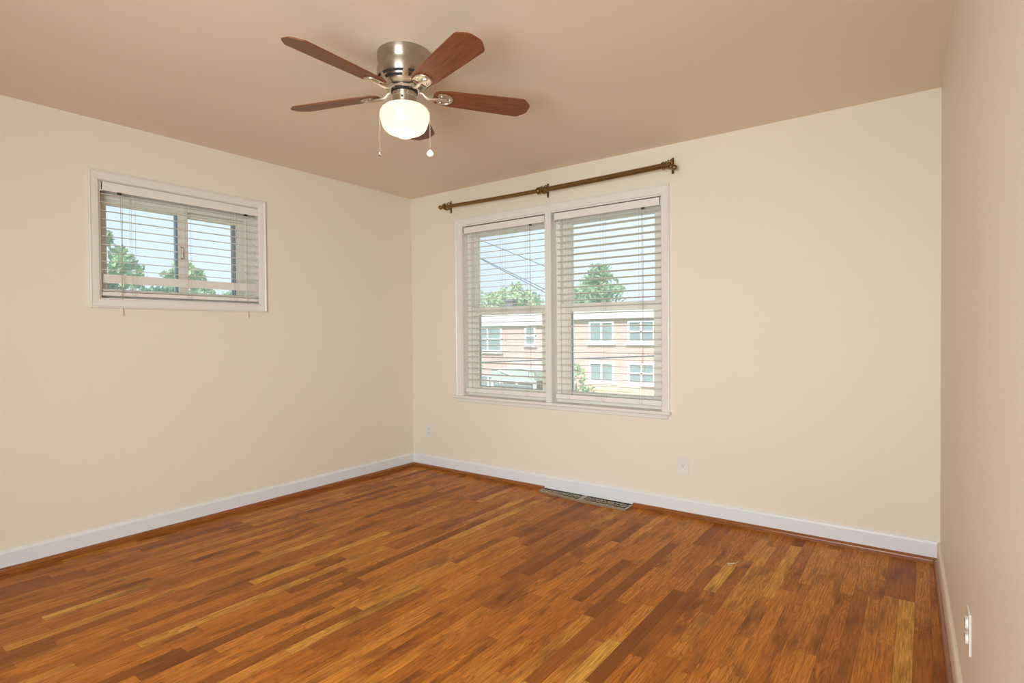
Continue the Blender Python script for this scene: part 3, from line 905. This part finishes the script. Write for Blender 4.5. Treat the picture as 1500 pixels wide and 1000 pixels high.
obj('grille', scrolls(A0+0.02, 1.79, 7), M['grille'], fr)
obj('grille', scrolls(1.835, A1-0.022, 7), M['grille'], fr)

# ------------------------------------------------------------------ scrap on the floor
bm = NB()
tube(bm, [(2.976, -0.634, 0.004), (2.983, -0.630, 0.0025), (2.992, -0.625, 0.004), (3.001, -0.617, 0.006), (3.010, -0.607, 0.005), (3.013, -0.590, 0.004), (3.012, -0.570, 0.003)],
     [0.0018, 0.0022, 0.002, 0.0024, 0.002, 0.0022, 0.0016], 7)
tube(bm, [(2.976, -0.634, 0.003), (2.988, -0.645, 0.002), (2.998, -0.650, 0.0025)], 0.0013, 6)
tag(obj('string_scrap', bm, M['scrap'], at=(2.99, -0.61, 0)), 'small curled scrap of pale string lying on the oak floor', 'scrap')

# ------------------------------------------------------------------ outdoors
GZ = -3.4
bm = NB(); box(bm, (-90, -60, GZ-0.3), (60, 90, GZ))
tag(obj('ground', bm, M['grass']), 'green ground outside below the windows', 'ground', kind='structure')

HY = 25.0
def house_window(parent, x0, x1, z0, z1, bars=1, cross=False):
    bm = NB()
    frame4(bm, x0, x1, z0, z1, 0.11, 0.11, 0.11, 0.11, HY-0.10, HY+0.03, ID, 0)
    for k in range(bars):
        xc = x0+(x1-x0)*(k+1)/(bars+1)
        box(bm, (xc-0.05, HY-0.09, z0), (xc+0.05, HY+0.03, z1))
    if cross:
        zc = (z0+z1)/2
        box(bm, (x0, HY-0.09, zc-0.05), (x1, HY+0.03, zc+0.05))
    box(bm, (x0-0.08, HY-0.16, z0-0.10), (x1+0.08, HY+0.02, z0))
    f = obj('window', bm, M['house_white'], parent)
    bm = NB(); box(bm, (x0+0.05, HY-0.04, z0+0.05), (x1-0.05, HY-0.01, z1-0.05))
    obj('pane', bm, M['house_pane'], f)

XS = -13.95
hl = thing('row_house', 'red brick row house with green porch awning across the street', 'house', (-19.5, 29, GZ))
bm = NB(); box(bm, (-27, HY, GZ), (XS, HY+8, 1.72))
obj('brick_wall', bm, M['brick'], hl)
bm = NB(); box(bm, (-27.1, HY-0.25, 1.68), (XS, HY+8.1, 2.36))
obj('cornice', bm, M['house_white'], hl)
bm = NB(); box(bm, (-27.1, HY-0.2, 2.36), (XS, HY+8.1, 2.44))
obj('roof', bm, M['roofing'], hl)
house_window(hl, -20.35, -18.0, 0.02, 1.62, 1, True)
house_window(hl, -16.2, -15.4, 0.45, 1.62, 0, True)
house_window(hl, -24.3, -22.4, 0.02, 1.62, 1, True)
house_window(hl, -20.2, -18.1, -2.45, -1.50, 1, False)
bm = NB()
prism(bm, [(-17.65, HY-1.6, -1.62), (-14.5, HY-1.6, -1.62), (-14.5, HY-1.6, -1.02), (-15.3, HY-1.6, -0.88), (-17.65, HY-1.6, -0.98)], (0, 1.6, 0))
obj('porch_awning', bm, M['awning'], hl)
bm = NB()
for a, b in (((-17.7, -0.98), (-15.3, -0.86)), ((-15.3, -0.86), (-14.3, -1.02)), ((-17.7, -1.68), (-14.4, -1.68)), ((-17.0, -1.05), (-16.0, -1.32))):
    tube(bm, [(a[0], HY-1.64, a[1]), (b[0], HY-1.64, b[1])], 0.05, 6)
obj('awning_trim', bm, M['house_white'], hl)
for x in (-17.6, -15.75, -14.5):
    bm = NB(); box(bm, (x-0.08, HY-1.6, GZ), (x+0.08, HY-1.44, -1.6))
    obj('porch_post', bm, M['house_white'], hl)
bm = NB()
box(bm, (-17.3, HY-1.75, -2.50), (-14.6, HY-1.65, -2.40)); box(bm, (-17.3, HY-1.75, -1.92), (-14.6, HY-1.65, -1.82))
for k in range(28):
    x = -17.3+2.7*k/27
    box(bm, (x-0.03, HY-1.74, GZ), (x+0.03, HY-1.68, -1.85))
obj('porch_rail', bm, M['rail'], hl)

hr = thing('row_house', 'red brick row house with paired windows and tan deck across the street', 'house', (-8, 29, GZ))
bm = NB(); box(bm, (XS, HY, GZ), (-1.5, HY+8, 1.98))
obj('brick_wall', bm, M['brick'], hr)
bm = NB(); box(bm, (XS, HY-0.25, 1.95), (-1.4, HY+8.1, 2.42))
obj('cornice', bm, M['house_white'], hr)
bm = NB(); box(bm, (XS, HY-0.2, 2.42), (-1.4, HY+8.1, 2.50))
obj('roof', bm, M['roofing'], hr)
for x0, x1, cr_ in ((-11.72, -10.15, False), (-9.32, -7.75, True), (-6.4, -4.8, False)):
    house_window(hr, x0, x1, 0.62, 1.85, 1, cr_)
    house_window(hr, x0, x1, -1.62, -0.46, 1, cr_)
bm = NB()
prism(bm, [(-12.7, HY-1.4, -2.60), (-8.05, HY-1.4, -2.60), (-8.35, HY-1.4, -2.05), (-8.6, HY-1.4, -1.72), (-12.7, HY-1.4, -1.80)], (0, 1.4, 0))
for k in range(5):
    box(bm, (-12.6, HY-1.44, -2.55+0.16*k), (-8.5, HY-1.40, -2.43+0.16*k))
obj('deck_front', bm, M['tan_wood'], hr)

def tree(name, label, x, y, zb, zt, rx, mat, shape='round', n=1500, leaf=0.42, group=None, cat='tree', crown0=0.28, seed=1):
    """Trunk and a crown of many leaves gathered in clumps."""
    rnd = random.Random(seed)
    t = thing(name, label, cat, (x, y, GZ), group=group)
    h = zt-zb
    bm = NB()
    if name == 'tree':
        tube(bm, [(x, y, GZ), (x+0.1, y, GZ+(zt-GZ)*0.35), (x-0.05, y+0.1, GZ+(zt-GZ)*0.62), (x, y, zt-h*0.2)], [0.32, 0.24, 0.15, 0.04], 10)
        for k in range(5):
            a = 2*PI*k/5+seed
            z0 = zb+h*(0.05+0.08*k)
            tube(bm, [(x, y, z0), (x+rx*0.3*math.cos(a), y+rx*0.3*math.sin(a), z0+h*0.12), (x+rx*0.62*math.cos(a), y+rx*0.62*math.sin(a), z0+h*0.26)], [0.10, 0.06, 0.02], 6)
        obj('trunk', bm, M['trunk'], t)
    else:
        tube(bm, [(x, y, GZ), (x, y, zt-0.4*h)], [0.06, 0.03], 6)
        obj('stem', bm, M['trunk'], t)
    verts, faces = [], []
    clumps = []
    for _ in range(46):
        f = rnd.random()
        if shape == 'cone':
            rr = rx*(1-f)**0.75
        else:
            rr = rx*math.sqrt(max(0.02, 1-(2*f-1)**2))
        a = rnd.uniform(0, 2*PI)
        q = rr*math.sqrt(rnd.uniform(0.15, 1.0))
        clumps.append((x+q*math.cos(a), y+q*math.sin(a), zb+h*f*0.97, 0.16*rx+0.16*rr))
    for _ in range(n):
        cx, cy, cz, cs = rnd.choice(clumps)
        d = Vector((rnd.gauss(0, 1), rnd.gauss(0, 1), rnd.gauss(0, 0.75)))
        d = d.normalized()*cs*rnd.uniform(0.35, 1.05)
        c = Vector((cx, cy, min(zt, cz+d.z)))+Vector((d.x, d.y, 0))
        u = Vector((rnd.gauss(0, 1), rnd.gauss(0, 1), rnd.gauss(0, 1))).normalized()
        w = u.orthogonal().normalized()
        s = leaf*rnd.uniform(0.6, 1.2)
        i = len(verts)
        verts += [c-u*s*0.5, c+w*s*0.26-u*s*0.05, c+u*s*0.5, c-w*s*0.26-u*s*0.05]
        faces.append((i, i+1, i+2, i+3))
    me = bpy.data.meshes.new('foliage')
    O = origin(t)
    me.from_pydata([v-O for v in verts], [], faces)
    me.materials.append(mat)
    o = bpy.data.objects.new('foliage', me)
    COL.objects.link(o)
    o.parent = t
    return t

tree('tree', 'tall cone shaped tree rising behind the roof in the right blind', -18.9, 40, 1.0, 7.0, 4.2, M['leaf_mid'], 'cone', 2600, 0.5, seed=3)
tree('tree', 'low leafy tree right of the cone shaped tree', -14.0, 46, 0.5, 4.7, 2.2, M['leaf_light'], 'round', 1500, 0.45, seed=4)
tree('tree', 'leafy tree left of the cone shaped tree by the centre post', -25.6, 48, 0.5, 5.2, 2.3, M['leaf_light'], 'round', 1500, 0.45, seed=5)
tree('tree', 'pale green tree above the roof at the middle of the left blind', -28.6, 41, 0.5, 6.1, 2.7, M['leaf_light'], 'round', 1900, 0.5, seed=6)
tree('tree', 'pale green tree above the roof at the left of the left blind', -36.0, 46, 0.5, 6.2, 3.0, M['leaf_light'], 'round', 1800, 0.5, seed=7)
tree('shrub', 'leafy green shrub in front of the brick house by the centre post', -11.35, 22.8, -3.0, -0.5, 0.75, M['leaf_light'], 'round', 700, 0.22, cat='shrub', seed=8)
bm = NB(); box(bm, (-26.1, 36.0, GZ), (-25.26, 36.6, 4.0)); box(bm, (-26.2, 35.9, 4.0), (-25.16, 36.7, 4.2))
tag(obj('chimney', bm, M['chimney'], at=(-25.7, 36.3, GZ)), 'dark chimney standing above the roof in front of pale trees', 'chimney')

# trees seen through the left window
tree('tree', 'bright green tree at the left edge of the small high window', -20, 4.0, 0.6, 4.95, 1.15, M['leaf_mid'], 'round', 1700, 0.34, seed=11)
tree('tree', 'small blue green tree just right of the left edge tree', -23.5, 6.1, 0.5, 4.6, 0.85, M['leaf_dark'], 'round', 900, 0.3, seed=12)
tree('tree', 'light green tree behind the middle post of the small window', -20, 6.75, 0.6, 4.30, 0.95, M['leaf_light'], 'round', 1400, 0.32, seed=13)
tree('shrub', 'dark low hedge shrub along the bottom of the left pane', -17.2, 5.0, 0.2, 2.88, 0.95, M['leaf_dark'], 'round', 1300, 0.3, cat='shrub', seed=14)
tree('shrub', 'light low hedge shrub below the right pane of the small window', -17.2, 7.4, 0.2, 2.88, 1.0, M['leaf_mid'], 'round', 1100, 0.3, cat='shrub', seed=15)
tree('tree', 'distant small tree at the lower right of the small window', -26, 10.4, 0.4, 4.0, 0.6, M['leaf_mid'], 'round', 500, 0.3, seed=16)

# overhead cables across the street
def cable(label, p0, p1, q0x, q1x, r, bow=0.0):
    p0, p1 = Vector(p0), Vector(p1)
    d = (p1-p0)/(p1.x-p0.x)
    q0, q1 = p0+d*(q0x-p0.x), p0+d*(q1x-p0.x)
    bm = NB()
    P = []
    for k in range(25):
        s = k/24
        p = q0.lerp(q1, s)
        p.z -= bow*4*s*(1-s)
        P.append(p)
    tube(bm, P, r, 6)
    tag(obj('utility_cable', bm, M['wire'], at=tuple(q0)), label, 'cable')
cable('upper thin overhead cable sloping down behind the left blind', (-7.432, 10, 4.140), (-5.071, 10, 3.146), -9.5, -4.87, 0.011)
cable('upper cable of the crossing pair behind the left blind', (-7.438, 10, 3.575), (-5.053, 10, 2.477), -9.5, -4.87, 0.012)
cable('lower cable of the crossing pair behind the left blind', (-7.488, 10.06, 3.564), (-5.093, 10.06, 2.393), -9.5, -4.87, 0.012)
cable('thick grey overhead cable in front of the brick houses', (-7.4755, 10, 0.300), (-1.762, 10, 0.60), -9.5, 0.30, 0.022)
def pole(label, x, top, y=10):
    bm = NB()
    tube(bm, [(x, y, GZ), (x, y, top)], [0.11, 0.09], 12)
    tag(obj('utility_pole', bm, M['trunk'], at=(x, y, GZ)), label, 'pole')
pole('wooden utility pole left of the double window carrying the cables', -9.6, 6.0)
pole('wooden utility pole behind the centre post of the double window', -4.85, 3.4, 10.165)
pole('wooden utility pole right of the double window', 0.4, 1.6)
